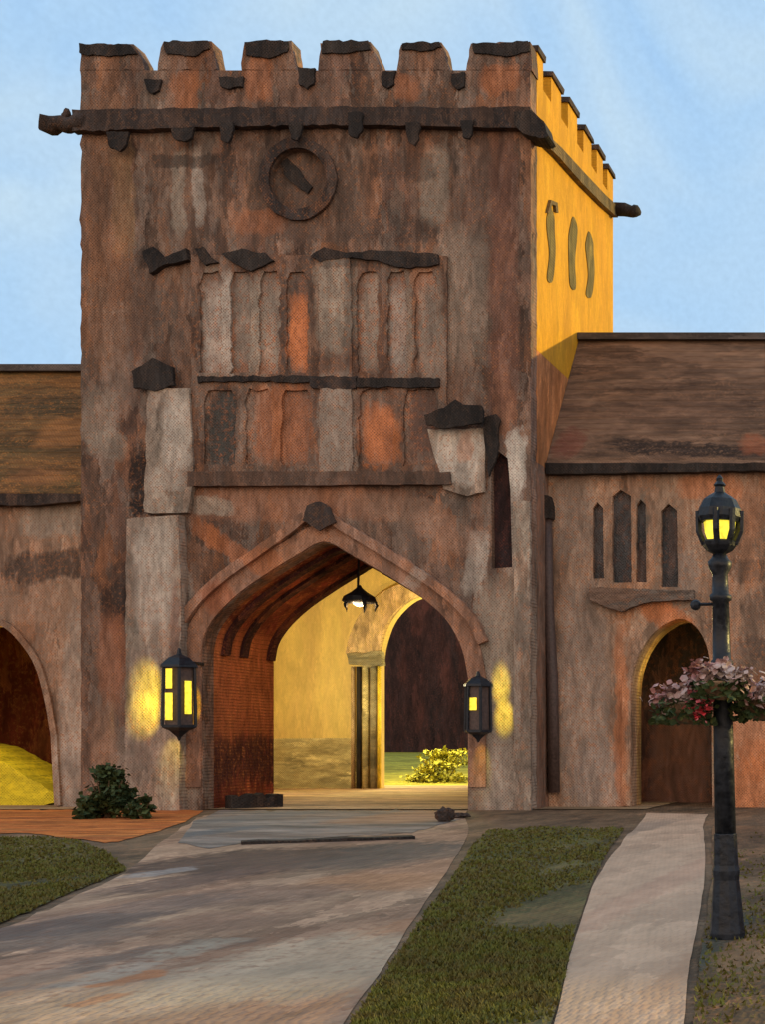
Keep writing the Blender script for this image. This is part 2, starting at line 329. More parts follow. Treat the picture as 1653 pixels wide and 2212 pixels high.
M['glassb'] = brushed('blue_black_glass', (.035,.04,.045), (.06,.055,.055), (.3,.13,.07), .45, rough_=.25)
M['olive'] = brushed('olive_lancet_glass', (.19,.135,.03), (.14,.11,.035), (.4,.22,.05), .3)
M['iron'] = metal('black_cast_iron', (.004,.006,.010), .42, .3)
M['pipe'] = metal('brown_black_downpipe', (.045,.028,.024), .6)
M['lamp'] = emit('lit_lamp_glass', (1.0,.80,.06), 1.25)
M['pane'] = emit('lit_yellow_pane', (1.0,.78,.05), 1.0)
M['white'] = emit('frosted_bulb', (1.0,.9,.65), 1.0)
M['road'] = brushed('worn_road_surface', (.44,.285,.18), (.33,.19,.12), (.20,.09,.05), .6, [
 (560,1858,420,60,0,(.075,.045,.035),.9),(820,1842,260,50,0,(.07,.06,.055),.85),(900,1880,240,60,0,(.36,.18,.10),.7),(420,1900,160,60,0,(.12,.075,.06),.8),(150,2000,240,60,0,(.11,.08,.07),.8),(60,2120,120,160,0,(.22,.17,.13),.6),(330,2060,200,60,-20,(.13,.09,.07),.7),(300,2140,500,120,0,(.42,.31,.22),.5),(880,2050,200,160,30,(.42,.25,.15),.5),(480,1990,260,40,0,(.26,.15,.10),.6),
 (640,1860,460,44,0,(.12,.075,.055),.75),(860,1850,260,50,0,(.13,.10,.08),.6),(820,1905,330,40,0,(.40,.20,.10),.7),(560,1935,300,50,0,(.20,.12,.085),.7),(920,1990,120,130,0,(.38,.19,.10),.6),
 (330,1960,200,60,0,(.20,.14,.11),.6),(120,2030,300,60,0,(.17,.125,.10),.6),(700,2080,500,150,0,(.50,.38,.26),.7),(310,2110,60,40,0,(.42,.17,.07),.8),(240,2105,90,60,0,(.30,.27,.22),.5),(220,2160,60,30,0,(.45,.2,.09),.7),(420,2050,120,40,0,(.36,.30,.22),.6),(350,1885,80,24,0,(.34,.30,.27),.7)],
 axis='y', scale=.9, fine=9, bump=.35, plane='g', wp=.07, weave=.06, vary=.7)
M['apron'] = brushed('blue_grey_setts', (.25,.20,.165), (.18,.16,.14), (.38,.22,.14), .5, [(900,1765,240,30,0,(.40,.2,.1),.7),(440,1800,90,30,0,(.11,.13,.14),.7),(560,1765,140,26,0,(.13,.145,.15),.6)], axis='x', scale=.8, plane='g', weave=.07)
M['path'] = brushed('pale_footpath', (.54,.365,.245), (.50,.32,.21), (.52,.27,.16), .4, [(1460,1900,80,200,0,(.50,.30,.20),.7),(1450,2120,60,200,0,(.44,.27,.17),.7),(1380,1790,80,40,0,(.27,.2,.15),.6)], axis='y', scale=.8, bump=.3, plane='g', wp=.06, weave=.05, vary=.4, dab=.12)
M['soil'] = brushed('orange_mulch', (.60,.17,.03), (.42,.10,.02), (.75,.33,.10), .6, axis='x', scale=1.4, plane='g', weave=.07)
M['earth'] = brushed('brown_earth', (.12,.08,.045), (.16,.10,.06), (.40,.19,.09), .55, axis='y', scale=.8, plane='g', weave=.07)
M['turf'] = brushed('dark_turf', (.085,.08,.026), (.095,.075,.03), (.24,.13,.055), .6, [(920,2120,160,180,0,(.06,.085,.018),.7),(1120,1830,200,60,0,(.055,.07,.02),.6)], axis='y', scale=.9, plane='g', weave=.07)
M['grass'] = leafy('dark_green_blades', (.105,.112,.018), (.10,.08,.022), (.15,.125,.03))
M['bush'] = leafy('dark_green_leaves', (.03,.055,.025), (.05,.07,.022), (.10,.10,.03))
M['flower'] = leafy('pink_petals', (.36,.17,.16), (.42,.33,.30), (.50,.40,.38))
M['flowerr'] = leafy('crimson_petals', (.60,.05,.07), (.50,.12,.14), (.6,.25,.27))
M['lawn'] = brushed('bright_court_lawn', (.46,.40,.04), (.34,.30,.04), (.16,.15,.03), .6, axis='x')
M['court'] = brushed('sandy_court_paving', (.46,.33,.17), (.40,.25,.16), (.6,.3,.14), .4, axis='x', scale=.6)
M['hall'] = M['plaster']

# ------------------------------------------------------------------ ground
def sheet(name, pts, z, mat, parent=None):
    vs = [Vector((p[0], p[1], z)) for p in pts]; m = MB()
    tr = tessellate_polygon([[Vector((p[0], p[1], 0)) for p in pts]]); m.add(vs, [tuple(t) for t in tr])
    o = m.build(name, mat, parent)
    if o.data.polygons and o.data.polygons[0].normal.z < 0: o.data.flip_normals()
    return o
def gp(pts): return [G(x, y).xy for x, y in pts]
struct(sheet('ground', [(-900,-300),(900,-300),(900,1500),(-900,1500)], 0, M['earth']))
road_l = smooth_line([(-500,2300),(-200,2105),(0,2010),(150,1945),(270,1885),(340,1825),(400,1783),(440,1762)])
road_r = smooth_line([(1004,1762),(1012,1800),(975,1870),(905,1970),(830,2090),(740,2212),(600,2420),(300,2900)])
struct(sheet('road', gp(rough(road_l, 20, 5, 1, False) + rough(road_r, 20, 5, 2, False) + [(-700,2900)]), .006, M['road']))
struct(sheet('apron', gp(rough([(385,1822),(420,1775),(470,1752),(1012,1752),(1000,1768),(890,1800),(640,1814),(520,1822),(450,1835)], 14, 4, 3)), .012, M['apron']))
pl = smooth_line([(1130,2420),(1200,2212),(1238,2050),(1290,1900),(1350,1815),(1388,1775),(1396,1757)])
pr = smooth_line([(1530,1757),(1520,1790),(1525,1850),(1515,1960),(1492,2080),(1478,2212),(1450,2420)])
struct(sheet('path', gp(rough(pl, 20, 4, 4, False) + rough(pr, 20, 4, 5, False)), .010, M['path']))
lawn_r = gp(rough([(640,2420),(760,2212),(850,2085),(925,1970),(990,1880),(1025,1822),(1060,1795),(1180,1788),(1345,1792),(1295,1875),(1238,2030),(1195,2212),(1125,2420)], 24, 6, 6))
lawn_l = gp(rough([(-400,1822),(0,1812),(90,1806),(180,1820),(235,1845),(272,1880),(140,1935),(0,1998),(-200,2090)], 20, 6, 7))
lawn_f = gp(rough([(1540,1790),(1620,1785),(1900,1785),(2100,2420),(1470,2420),(1500,2212),(1512,2080),(1540,1900)], 24, 6, 8))
struct(sheet('lawn', lawn_r, .016, M['turf'])); struct(sheet('lawn', lawn_l, .016, M['turf'])); struct(sheet('lawn', lawn_f, .016, brushed('red_brown_verge', (.12,.085,.04), (.15,.085,.045), (.36,.15,.07), .6, [(1500,2080,60,260,0,(.05,.065,.05),.8)], axis='y', scale=.9, plane='g', weave=.06)))
struct(sheet('flower_bed', gp(rough([(-500,1750),(330,1750),(440,1752),(400,1776),(330,1800),(240,1822),(150,1812),(60,1800),(-500,1815)], 14, 4, 9)), .012, M['soil']))

def inside(p, poly):
    c = False; n = len(poly); x, y = p
    for i in range(n):
        x1, y1 = poly[i]; x2, y2 = poly[(i+1) % n]
        if (y1 > y) != (y2 > y) and x < (x2-x1)*(y-y1)/(y2-y1)+x1: c = not c
    return c
def grass(polys, dens_px, label, hmax=.034, seed=1):
    rnd = random.Random(seed); m = MB()
    for poly, count, (xa, xb, ya, yb), weight in polys:
        k = 0; tries = 0
        while k < count and tries < count * 8:
            tries += 1
            x = rnd.uniform(xa, xb); y = rnd.uniform(ya, yb); g = G(x, y)
            if not inside((g.x, g.y), poly): continue
            cl = noise.noise(Vector((g.x * .9, g.y * .35, seed)))
            if cl < weight(x, y) + rnd.uniform(-.25, .25): continue
            k += 1; a = rnd.uniform(0, math.pi); h = hmax * rnd.uniform(.5, 1.3); ww = .004 + .0011 * g.y
            dx, dy = math.cos(a) * ww, math.sin(a) * ww; lx, ly = rnd.uniform(-.03, .03), rnd.uniform(-.03, .03)
            m.add([(g.x - dx, g.y - dy, .014), (g.x + dx, g.y + dy, .014), (g.x + lx, g.y + ly, .014 + h)], [(0, 1, 2)])
    return tag(m.build('grass', M['grass']), label, 'grass', kind='stuff')
grass([(lawn_r, 26000, (640, 1360, 1786, 2300), lambda x, y: -.38 + .38 * max(0, min(1, (x - (1180 - (y - 1790) * .85)) / 260)))], 0, 'green blades thickest along the road side of the middle lawn', seed=3)
grass([(lawn_l, 9000, (-60, 280, 1806, 2060), lambda x, y: -.32 + max(0, min(.4, (1850 - y) * .01)))], 0, 'dark green grass on the lawn left of the road', seed=5)
grass([(lawn_f, 1100, (1470, 1720, 1790, 2300), lambda x, y: .1)], 0, 'sparse dark grass around the street lamp foot', seed=8)

# ------------------------------------------------------------------ gate tower
YF = 32.0; YB = 39.65
XL, XR = P(172, 0, YF).x, P(1148, 0, YF).x
TW = thing('gate_tower', Vector(((XL + XR) / 2, YF, 0)), 'tall crenellated brown stone gate tower with a wide pointed carriage arch', 'tower')
arch = smooth_line([(438,1410),(447,1368),(474,1326),(520,1282),(580,1240),(645,1200),(702,1172),(760,1200),(840,1246),(912,1292),(965,1340),(998,1400),(1012,1465)], 5)
arch_full = [(438,1762)] + arch + [(1012,1762)]
front = [(172,152),(1148,152)] + rough([(1148,165),(1148,1762)], 18, 3, 4, False) + list(reversed(arch_full)) + rough([(174,1762),(174,165)], 18, 6, 6, False)
holes = []
slit = [(1062,1000),(1078,975),(1098,990),(1104,1060),(1108,1225),(1064,1228)]
holes.append(slit)
circ = [(645 + 62 * math.cos(a * math.pi / 14), 388 + 66 * math.sin(a * math.pi / 14)) for a in range(28)]
holes.append(circ)
fw = MB().slab(px2w(front, YF), [px2w(h, YF) for h in holes], YF, YF + .45)
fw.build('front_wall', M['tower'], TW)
# other walls
zt = P(0, 152, YF).z
zl = P(0, 772, 33.1).z
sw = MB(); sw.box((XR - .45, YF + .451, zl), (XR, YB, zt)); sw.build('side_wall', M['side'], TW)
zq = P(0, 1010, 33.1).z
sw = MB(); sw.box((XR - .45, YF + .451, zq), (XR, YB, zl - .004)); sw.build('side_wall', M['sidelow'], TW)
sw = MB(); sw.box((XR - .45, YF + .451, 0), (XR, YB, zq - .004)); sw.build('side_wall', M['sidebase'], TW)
sw = MB(); sw.box((XL, YF + .451, 0), (XL + .45, YB, zt)); sw.build('side_wall', M['side'], TW)
rear_open = [(-x, z) for x, z in []]
bk = MB(); hx0, hx1 = XL + .5, XR - 1.0
bk.slab([(XL + .451, 0.0), (XL + .451, zt), (XR - .451, zt), (XR - .451, 0.0)] , [], YB - .45, YB) if False else None
def opening_slab(mb, x0, x1, z1, opening, y0, y1):     # a wall with an arched opening that reaches the floor
    xs = [p[0] for p in opening]; o = [(x, max(z, 0.0)) for x, z in opening]
    mb.slab([(x0, z1), (x1, z1), (x1, 0.0)] + list(reversed(o)) + [(x0, 0.0)], [], y0, y1)
opening_slab(bk, XL + .452, XR - .452, zt, [(hx0 + .02, 0), (hx0 + .02, 8.15), (hx1 - .02, 8.15), (hx1 - .02, 0)], YB - .45, YB); bk.build('rear_wall', M['tower'], TW)
rt = MB(); rt.box((XL + .452, YF + .452, zt - .6), (XR - .452, YB - .452, zt - .35)); rt.build('roof', M['dark'], TW)
# passage lining
ps = MB(); LEN = 3.3; ys = [YF + .451, YF + LEN]
def strip(mb, line, y0, y1):
    n = len(line); mb.add([(x, y0, z) for x, z in line] + [(x, y1, z) for x, z in line], [(i, i+1, i+1+n, i+n) for i in range(n-1)])
lin = px2w(arch_full, YF)
out_l = px2w([(400,1762)] + offset(arch, 34) + [(1048,1762)], YF)
n = len(lin); ring = [(x, max(z, 0)) for x, z in lin] + [(x, max(z, 0)) for x, z in reversed(out_l)]
ps.slab(ring, [], YF + .451, YF + LEN)
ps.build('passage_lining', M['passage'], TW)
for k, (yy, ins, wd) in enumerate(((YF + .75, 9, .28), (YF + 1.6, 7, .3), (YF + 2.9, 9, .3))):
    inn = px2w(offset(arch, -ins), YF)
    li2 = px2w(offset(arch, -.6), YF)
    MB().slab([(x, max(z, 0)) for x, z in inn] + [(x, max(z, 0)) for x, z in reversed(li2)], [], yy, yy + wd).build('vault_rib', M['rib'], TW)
# arch mouldings
Ym = YF - .06
base_l = [(438,1700)] + arch + [(1012,1700)]
a1 = px2w(offset(base_l, 2), YF); a2 = px2w(offset(base_l, 40), YF)
MB().slab(a1 + list(reversed(a2)), [], YF - .06, YF - .002).build('arch_moulding', M['mould'], TW)
hood = [(392,1335),(425,1290),(480,1240),(550,1190),(620,1140),(688,1094),(750,1130),(820,1172),(900,1222),(975,1275),(1030,1330),(1058,1385)]
hood = smooth_line(hood, 4); h2 = offset(hood, -20)
MB().slab(px2w(rough(hood, 16, 3, 2, False), YF) + list(reversed(px2w(h2, YF))), [], YF - .18, YF - .002).build('hood_moulding', M['mould'], TW)
MB().slab(px2w(rough([(664,1128),(672,1095),(700,1086),(722,1100),(735,1130),(700,1150)], 8, 3, 5), YF), [], YF - .24, YF - .19).build('keystone', M['dark'], TW)

# merlons and copings, front
mer = [[(172,170),(172,94),(288,96),(306,128),(312,170)], [(340,170),(346,104),(352,92),(456,88),(462,120),(468,170)],
       [(520,170),(526,92),(628,88),(634,130),(640,170)], [(686,170),(692,92),(800,90),(812,120),(824,170)],
       [(858,170),(866,96),(956,92),(964,130),(972,170)], [(1008,170),(1018,94),(1146,90),(1150,130),(1150,170)]]
cop = [[(172,96),(284,98),(298,118),(240,124),(174,118)],[(356,91),(450,90),(452,108),(420,124),(360,118)],[(530,92),(624,90),(622,112),(580,128),(532,122)],
       [(696,90),(796,90),(800,108),(740,118),(698,116)],[(870,95),(954,93),(956,104),(910,112),(872,106)],[(1022,96),(1144,92),(1148,112),(1100,122),(1026,116)]]
for k, pg in enumerate(mer):
    pg = [(x, min(y, 151)) if y > 150 else (x, y) for x, y in pg]
    mo = MB().slab(px2w(rough(pg, 12, 3.5, k + 1), YF), [], YF, YF + .45).build('merlon', M['tower'], TW)
    c = px2w(rough(cop[k], 9, 5, k + 11), YF)
    MB().slab(c, [], YF - .05, YF - .003).build('coping', M['soot'], mo)
# drains below the crenels
for k, (x, y, ww, hh) in enumerate(((328,186,34,30),(497,178,54,24),(660,168,38,44),(838,172,30,36),(990,174,30,34))):
    pg = [(x - ww/2, y - hh/2), (x + ww/2, y - hh/2), (x + ww*.45, y + hh*.3), (x, y + hh/2), (x - ww*.4, y + hh*.3)]
    MB().slab(px2w(rough(pg, 7, 5, k + 20), YF - .08), [], YF - .08, YF - .003).build('drain_spout', M['soot'], TW)
# string course with dripping corbels
MB().slab(px2w(rough([(168,246),(400,243),(700,240),(950,240),(1152,240),(1156,286),(900,280),(700,278),(420,284),(168,292)], 14, 4, 4), YF), [], YF - .22, YF - .003).build('string_course', M['dark'], TW)
for k, (x, y, ww, hh) in enumerate(((252,305,48,42),(392,290,50,30),(487,286,30,46),(637,284,30,40),(766,270,34,56),(892,288,32,50),(1010,280,26,42))):
    pg = [(x - ww/2, y - hh/2), (x + ww/2, y - hh/2), (x + ww*.4, y + hh*.2), (x + ww*.1, y + hh/2), (x - ww*.35, y + hh*.35)]
    MB().slab(px2w(rough(pg, 7, 4, k + 30), YF - .3), [], YF - .3, YF - .222).build('corbel', M['soot'], TW)
# gargoyles
def gargoyle(x0, y0, x1, y1, Y, r0, r1, mat, dY=0):
    a = P(x0, y0, Y); b = P(x1, y1, Y); b.y += dY; m = MB()
    pts = [a.lerp(b, t / 6) + Vector((0, 0, .04 * math.sin(t * 1.7))) for t in range(7)]
    m.tube(pts, [r0 * (1 + .2 * math.sin(t * 2.1)) * (1 - t / 6) + r1 * t / 6 for t in range(7)], 8)
    m.blob(tuple(b), r1 * 1.35, r1 * 1.35, r1 * 1.2, x0, .5, 2)
    e_ = a.lerp(b, .55) + Vector((0, 0, r0)); m.blob(tuple(e_), r0 * .5, r0 * .5, r0 * .8, y0, .5, 2)
    return m.build('gargoyle', mat, TW, True)
gargoyle(185, 266, 108, 270, YF - .1, .20, .17, M['dark'])
MB().slab(px2w(rough([(1112,242),(1150,236),(1176,262),(1186,292),(1168,298),(1130,288),(1112,268)], 9, 4, 44), YF - .3), [], YF - .3, YF + .3).build('gargoyle', M['soot'], TW)
# clock roundel
CK = MB(); ci = [(645 + 62 * math.cos(a * math.pi / 20), 388 + 66 * math.sin(a * math.pi / 20)) for a in range(40)]
co = [(645 + 84 * math.cos(a * math.pi / 20), 388 + 90 * math.sin(a * math.pi / 20)) for a in range(40)]
CK.slab(px2w(rough(co, 12, 4, 8), YF), [px2w(ci, YF)], YF - .09, YF - .003); rg = CK.build('clock', brushed('clock_ring_stone', (.075,.052,.042), (.04,.032,.03), UN, .35), TW)
MB().slab(px2w([(645 + 66 * math.cos(a * math.pi / 14), 388 + 70 * math.sin(a * math.pi / 14)) for a in range(28)], YF), [], YF + .16, YF + .22).build('clock_face', M['clock'] if 'clock' in M else M['tower'], rg)
MB().slab(px2w(rough([(604,352),(618,342),(642,362),(672,404),(664,418),(640,402),(618,384)], 8, 4, 3), YF + .1), [], YF + .1, YF + .156).build('clock_hand', M['soot'], rg)
# slit window glass
MB().slab(px2w([(1050,960),(1120,960),(1120,1240),(1050,1240)], YF + .2), [], YF + .2, YF + .24).build('slit_pane', M['far'], TW)

# bay window
YB1 = YF - .09
bay_out = rough([(412,552),(966,552),(966,1044),(412,1044)], 20, 4, 9)
lights = []
for x0, x1 in ((432,478),(498,540),(560,604),(620,664),(772,818),(838,880),(898,944)):
    lights.append([(x0,806),(x0-2,608),(x0+8,588),(x1-8,586),(x1,604),(x1-2,806)])
for x0, x1 in ((440,508),(530,586),(606,668),(776,850),(872,944)):
    lights.append([(x0,1004),(x0,856),(x0+9,842),(x1-9,840),(x1,854),(x1,1004)])
BW = MB().slab(px2w(bay_out, YB1), [px2w(rough(l, 12, 7, i), YB1) for i, l in enumerate(lights)], YB1, YF - .003).build('bay_window', M['bay'], TW)
M['bayglass'] = brushed('bay_glass', (.22,.145,.105), (.15,.10,.075), OR, .6, [(640,710,60,170,0,OR,.9),(475,920,80,180,0,(.04,.04,.035),1),(600,920,120,150,0,(.38,.14,.06),.8),(815,930,80,130,0,OR,.8),(910,900,80,160,0,(.10,.05,.035),.8),(455,700,60,200,0,PA,.6),(580,690,60,200,0,GR,.6),(520,680,50,200,0,GR,.5),(795,690,50,200,0,GR,.6),(860,700,50,200,0,PA,.4),(920,700,50,200,0,GR,.5)], 31.7, rough_=.3)
for i, l in enumerate(lights):
    xs = [p[0] for p in l]; ysl = [p[1] for p in l]
    MB().slab(px2w([(min(xs)-8,min(ysl)-8),(max(xs)+8,min(ysl)-8),(max(xs)+8,max(ysl)+8),(min(xs)-8,max(ysl)+8)], YB1 + .055), [], YB1 + .055 + i * .0007, YB1 + .07 + i * .0007).build('window_pane', M['bayglass'], BW)
for k, pg in enumerate(([(306,542),(330,532),(352,556),(400,536),(404,560),(350,574),(322,590)],
                        [(418,538),(438,534),(452,552),(470,566),(440,572)],[(478,548),(520,538),(570,548),(590,562),(540,586),(500,566)],
                        [(668,552),(700,534),(740,546),(820,540),(946,548),(950,572),(880,580),(800,560),(740,556),(690,566)])):
    MB().slab(px2w(rough(pg, 9, 4, 50 + k), YB1 - .08), [], YB1 - .08, YB1 - .002 if k else YF - .003).build('hood_moulding', M['soot'], TW)
for k, (a, b, y, t_) in enumerate(((424,668,818,12),(668,768,826,26),(768,950,826,20))):
    MB().slab(px2w(rough([(a,y-t_/2),(b,y-t_/2),(b,y+t_/2),(a,y+t_/2)], 12, 5, 60 + k), YB1 - .07), [], YB1 - .07, YB1 - .002).build('window_sill', M['soot'] if k != 1 else M['dark'], BW)
MB().slab(px2w(rough([(688,556),(756,556),(762,1030),(690,1030)], 18, 5, 70), YB1 - .06), [], YB1 - .065, YB1 - .003).build('mullion_shaft', M['bay'], BW)
MB().slab(px2w(rough([(404,1018),(972,1018),(976,1046),(404,1050)], 16, 4, 71), YB1 - .08), [], YB1 - .08, YF - .003).build('string_course', M['mouldd'], TW)

# stepped buttresses
def buttress(parts, caps, mat):
    root = None
    for i, (pg, proj) in enumerate(parts):
        m = MB().slab(px2w(rough(pg, 18, 4, 80 + i + pg[0][0]), YF - proj), [], YF - proj, YF - .003)
        if root is None: root = m.build('buttress', mat, TW)
        else: m.build('buttress_stage', mat, root)
    for i, (pg, proj) in enumerate(caps):
        m = MB(); c = px2w(rough(pg, 10, 5, 90 + i + pg[0][0]), YF - proj)
        m.slab(c, [], YF - proj, YF - proj + .1); m.build('weathering_cap_or_shade', M['soot'], root)
buttress([([(318,838),(408,838),(416,1040),(404,1108),(310,1108)], .16), ([(272,1120),(384,1112),(390,1300),(386,1762),(268,1762)], .32)],
         [([(284,800),(330,774),(370,790),(376,832),(330,842),(288,838)], .2),], M['buttress'])
buttress([([(924,926),(1046,926),(1050,1060),(1010,1072),(960,1058)], .1), ([(1110,1082),(1146,1082),(1148,1762),(1112,1762)], .12)],
         [([(916,898),(960,880),(985,862),(1000,876),(1042,874),(1044,912),(960,926),(922,918)], .34), ([(1044,905),(1072,892),(1080,905),(1074,985),(1056,1030)], .16)], M['buttress'])  # tall narrow dark piece stands in for shade above the slit

# side parapet, string, lancets (right-hand face)
def S(x, y, off=0.0):                                   # a point on the right side face from the picture
    r = (PX - x) / (PX - 1148.0); Y = YF / r; return Vector((XR + off, Y, EYE - (y - PY) * Y / FPX))
def side_poly(pts, o0, o1, name, mat, parent):
    m = MB(); n = len(pts); a = [S(x, y, o0) for x, y in pts]; b = [S(x, y, o1) for x, y in pts]
    fl = [Vector((v.y, v.z, 0)) for v in a]; tr = tessellate_polygon([fl])
    m.add(a + b, [tuple(t) for t in tr] + [tuple(i + n for i in reversed(t)) for t in tr] + [(i, (i+1) % n, (i+1) % n + n, i + n) for i in range(n)])
    return m.build(name, mat, parent)
zc = zt; zm = P(0, 90, YF).z
edges = [(YF + .46, YF + .95), (YF + 1.6, YF + 2.45), (YF + 3.05, YF + 3.9), (YF + 4.5, YF + 5.3), (YF + 5.85, YF + 6.5), (YF + 7.0, YB)]
for k, (y0, y1) in enumerate(edges):
    zz = zm - .05 * (k % 2)
    for (xa, xb, vis) in ((XR - .45, XR, 1), (XL, XL + .45, 0)):
        mm = MB().box((xa, y0, zt), (xb, y1, zz)).build('merlon', M['side'], TW)
        MB().box((xa - .05, y0 - .05, zz + .002), (xb + .06, y1 + .05, zz + .12), .015).build('coping', M['olivest'] if 'olivest' in M else M['dark'], mm)
MB().box((XL+.46, YB - .45, zt), (XR - .46, YB, zm - .3)).build('rear_parapet', M['tower'], TW)
M['stringside'] = brushed('ochre_moulding_stone', (.11,.08,.035), (.16,.105,.04), (.4,.22,.05), .4)
side_poly([(1160,282),(1200,318),(1250,372),(1300,424),(1325,446),(1324,470),(1296,446),(1246,396),(1196,340),(1158,304)], .003, .16, 'string_course', M['stringside'], TW)
a = S(1322, 452, .1); gm = MB(); gm.tube([a, a + Vector((.25, .1, .03)), a + Vector((.5, .15, -.03))], [.2, .2, .16], 8); gm.blob(tuple(a + Vector((.5, .15, 0))), .2, .2, .18, 3, .5, 2); gm.build('gargoyle', M['soot'], TW, True)
for k, (x, y0, y1) in enumerate(((1188, 446, 606), (1238, 468, 622), (1272, 500, 640))):
    wv = (4, -4, 4)[k]; ym = (y0+y1)/2
    pts = smooth_line([(x-7, y0+26), (x, y0), (x+9, y0+22), (x+9+wv*.3, ym-24), (x+8+wv, ym+20), (x+6, y1), (x-6, y1-4), (x-5+wv, ym+24), (x-8+wv*.4, ym-30), (x-7,y0+26)], 4)[:-1]
    side_poly(pts, .003, .02, 'lancet_window', M['olive'], TW)
    if k == 0: side_poly([(x-9,y0+14),(x-2,y0-14),(x+12,y0-8),(x+14,y0+14),(x+9,y0+12),(x+8,y0-2),(x,y0-4),(x-4,y0+14)], .003, .07, 'lancet_hood', M['stringside'], TW)

# ------------------------------------------------------------------ wings
def wing(name, label, x_near, x_far, Ye, Yr, ze, zr, wmat, rmat, openings, wins, ogrp=None):
    xl, xr = min(x_near, x_far), max(x_near, x_far)
    T = thing(name, Vector(((xl + xr) / 2, Ye + .25, 0)), label, 'building')
    y0 = Ye + .25
    outer = [(xl, ze), (xr, ze), (xr, 0.0)]
    for op in sorted(openings, key=lambda o: -o[0][0]): outer += list(reversed([(x, max(z, 0)) for x, z in op]))
    outer += [(xl, 0.0)]
    MB().slab(outer, wins, y0, y0 + .5).build('wall', wmat, T)
    yr2 = 2 * Yr - Ye
    MB().box((xl, yr2 - .7, 0), (xr, yr2 - .25, ze)).build('wall', wmat, T)
    m = MB(); d = Vector((0, Yr - Ye, zr - ze)); 
    sl = (zr - ze) / (Yr - Ye); n_ = 22
    for i in range(n_):                                  # tiled courses, each lapping the one below
        t0, t1 = i / n_, (i + 1) / n_
        ya, yb = Ye + (Yr - Ye) * t0, Ye + (Yr - Ye) * t1 + .05; za, zb = ze + (zr - ze) * t0, ze + (zr - ze) * t1 + .05 * sl
        m.add([(xl, ya, za + .022), (xr, ya, za + .022), (xr, yb, zb), (xl, yb, zb), (xl, ya, za - .03), (xr, ya, za - .03), (xr, yb, zb - .1), (xl, yb, zb - .1)],
              [(0,1,2,3),(4,7,6,5),(0,4,5,1),(1,5,6,2),(2,6,7,3),(3,7,4,0)])
    m.add([(xl, yr2, ze), (xr, yr2, ze), (xr, Yr + .02, zr - .02), (xl, Yr + .02, zr - .02)], [(0,1,2,3)])
    rf = m.build('roof', rmat, T)
    MB().box((xl, Yr - .14, zr + .03), (xr, Yr + .14, zr + .2)).build('ridge', M['ridge'] if 'ridge' in M else M['dark'], rf)
    return T, y0
YE, YR = 33.1, 36.0
# right wing
wa = smooth_line([(1366,1500),(1372,1450),(1392,1400),(1425,1360),(1470,1338),(1505,1355),(1528,1395),(1538,1450)], 5)
wa_f = [(1366,1762)] + wa + [(1540,1762)]
wz = [[(1282,1250),(1282,1098),(1292,1086),(1304,1098),(1306,1250)], [(1324,1258),(1324,1072),(1342,1058),(1364,1072),(1366,1258)],
      [(1376,1258),(1376,1090),(1386,1078),(1396,1090),(1398,1258)], [(1430,1268),(1430,1104),(1446,1088),(1464,1104),(1466,1268)]]
M['ridge'] = brushed('grey_ridge_tiles', (.10,.085,.08), (.07,.06,.055), (.25,.2,.17), .5, axis='x')
YW = YE + .25
zeR = P(0, 1006, YE).z; zrR = P(0, 738, YR).z
RW, yw = wing('right_wing', 'long low stone wing with brown roof and arched doorway right of the tower', XR + .01, 90, YE, YR, zeR, zrR, M['wingR'], M['roofR'],
     [px2w(wa_f, YW)], [px2w(rough(l, 14, 2, i), YW) for i, l in enumerate(wz)])
for i, l in enumerate(wz):
    xs = [p[0] for p in l]; ysl = [p[1] for p in l]
    wf = MB().slab(px2w([(min(xs)-6,min(ysl)-6),(max(xs)+6,min(ysl)-6),(max(xs)+6,max(ysl)+6),(min(xs)-6,max(ysl)+6)], YW + .14), [], YW + .14, YW + .17).build('window', M['glassb'], RW)
M['sillm'] = brushed('grey_sill_stone', (.20,.165,.14), (.15,.12,.10), UN, .4, axis='x')
MB().slab(px2w(rough([(1272,1268),(1500,1276),(1502,1294),(1400,1300),(1340,1322),(1276,1296)], 12, 4, 5), YW - .2), [], YW - .2, YW - .003).build('window_sill', M['sillm'], RW)
MB().slab(px2w(rough([(1180,1000),(1653,1000),(2600,1000),(2600,1016),(1653,1016),(1180,1024)], 24, 4, 6), YE - .05), [], YE - .05, YE + .2).build('gutter', M['soot'], RW)
ja = px2w(offset([(1366,1740)] + wa + [(1540,1740)], 1), YW); jb = px2w(offset([(1366,1740)] + wa + [(1540,1740)], 20), YW)
M['jamb'] = brushed('ochre_door_reveal', (.42,.30,.12), (.34,.2,.1), OR, .5)
MB().slab(ja + list(reversed(jb)), [], YW - .08, YW - .003).build('door_moulding', M['wingR'], RW)
rv = [(x, max(z, 0)) for x, z in px2w(wa_f, YW)]; rv2 = [(x, max(z, 0)) for x, z in px2w([(1340,1762)] + offset(wa, 22) + [(1562,1762)], YW)]
MB().slab(rv + list(reversed(rv2)), [], YW + .501, YW + 1.0).build('door_reveal', M['jamb'], RW)
MB().box((P(1300,0,YW).x, YW + 2.6, 0), (P(1700,0,YW).x, YW + 2.8, 5.5)).build('porch_back_wall', brushed('porch_brown_wall', (.06,.045,.038), (.12,.055,.04), OR, .4, [(1470,1660,120,220,0,(.22,.11,.07),.8)], 36), RW)
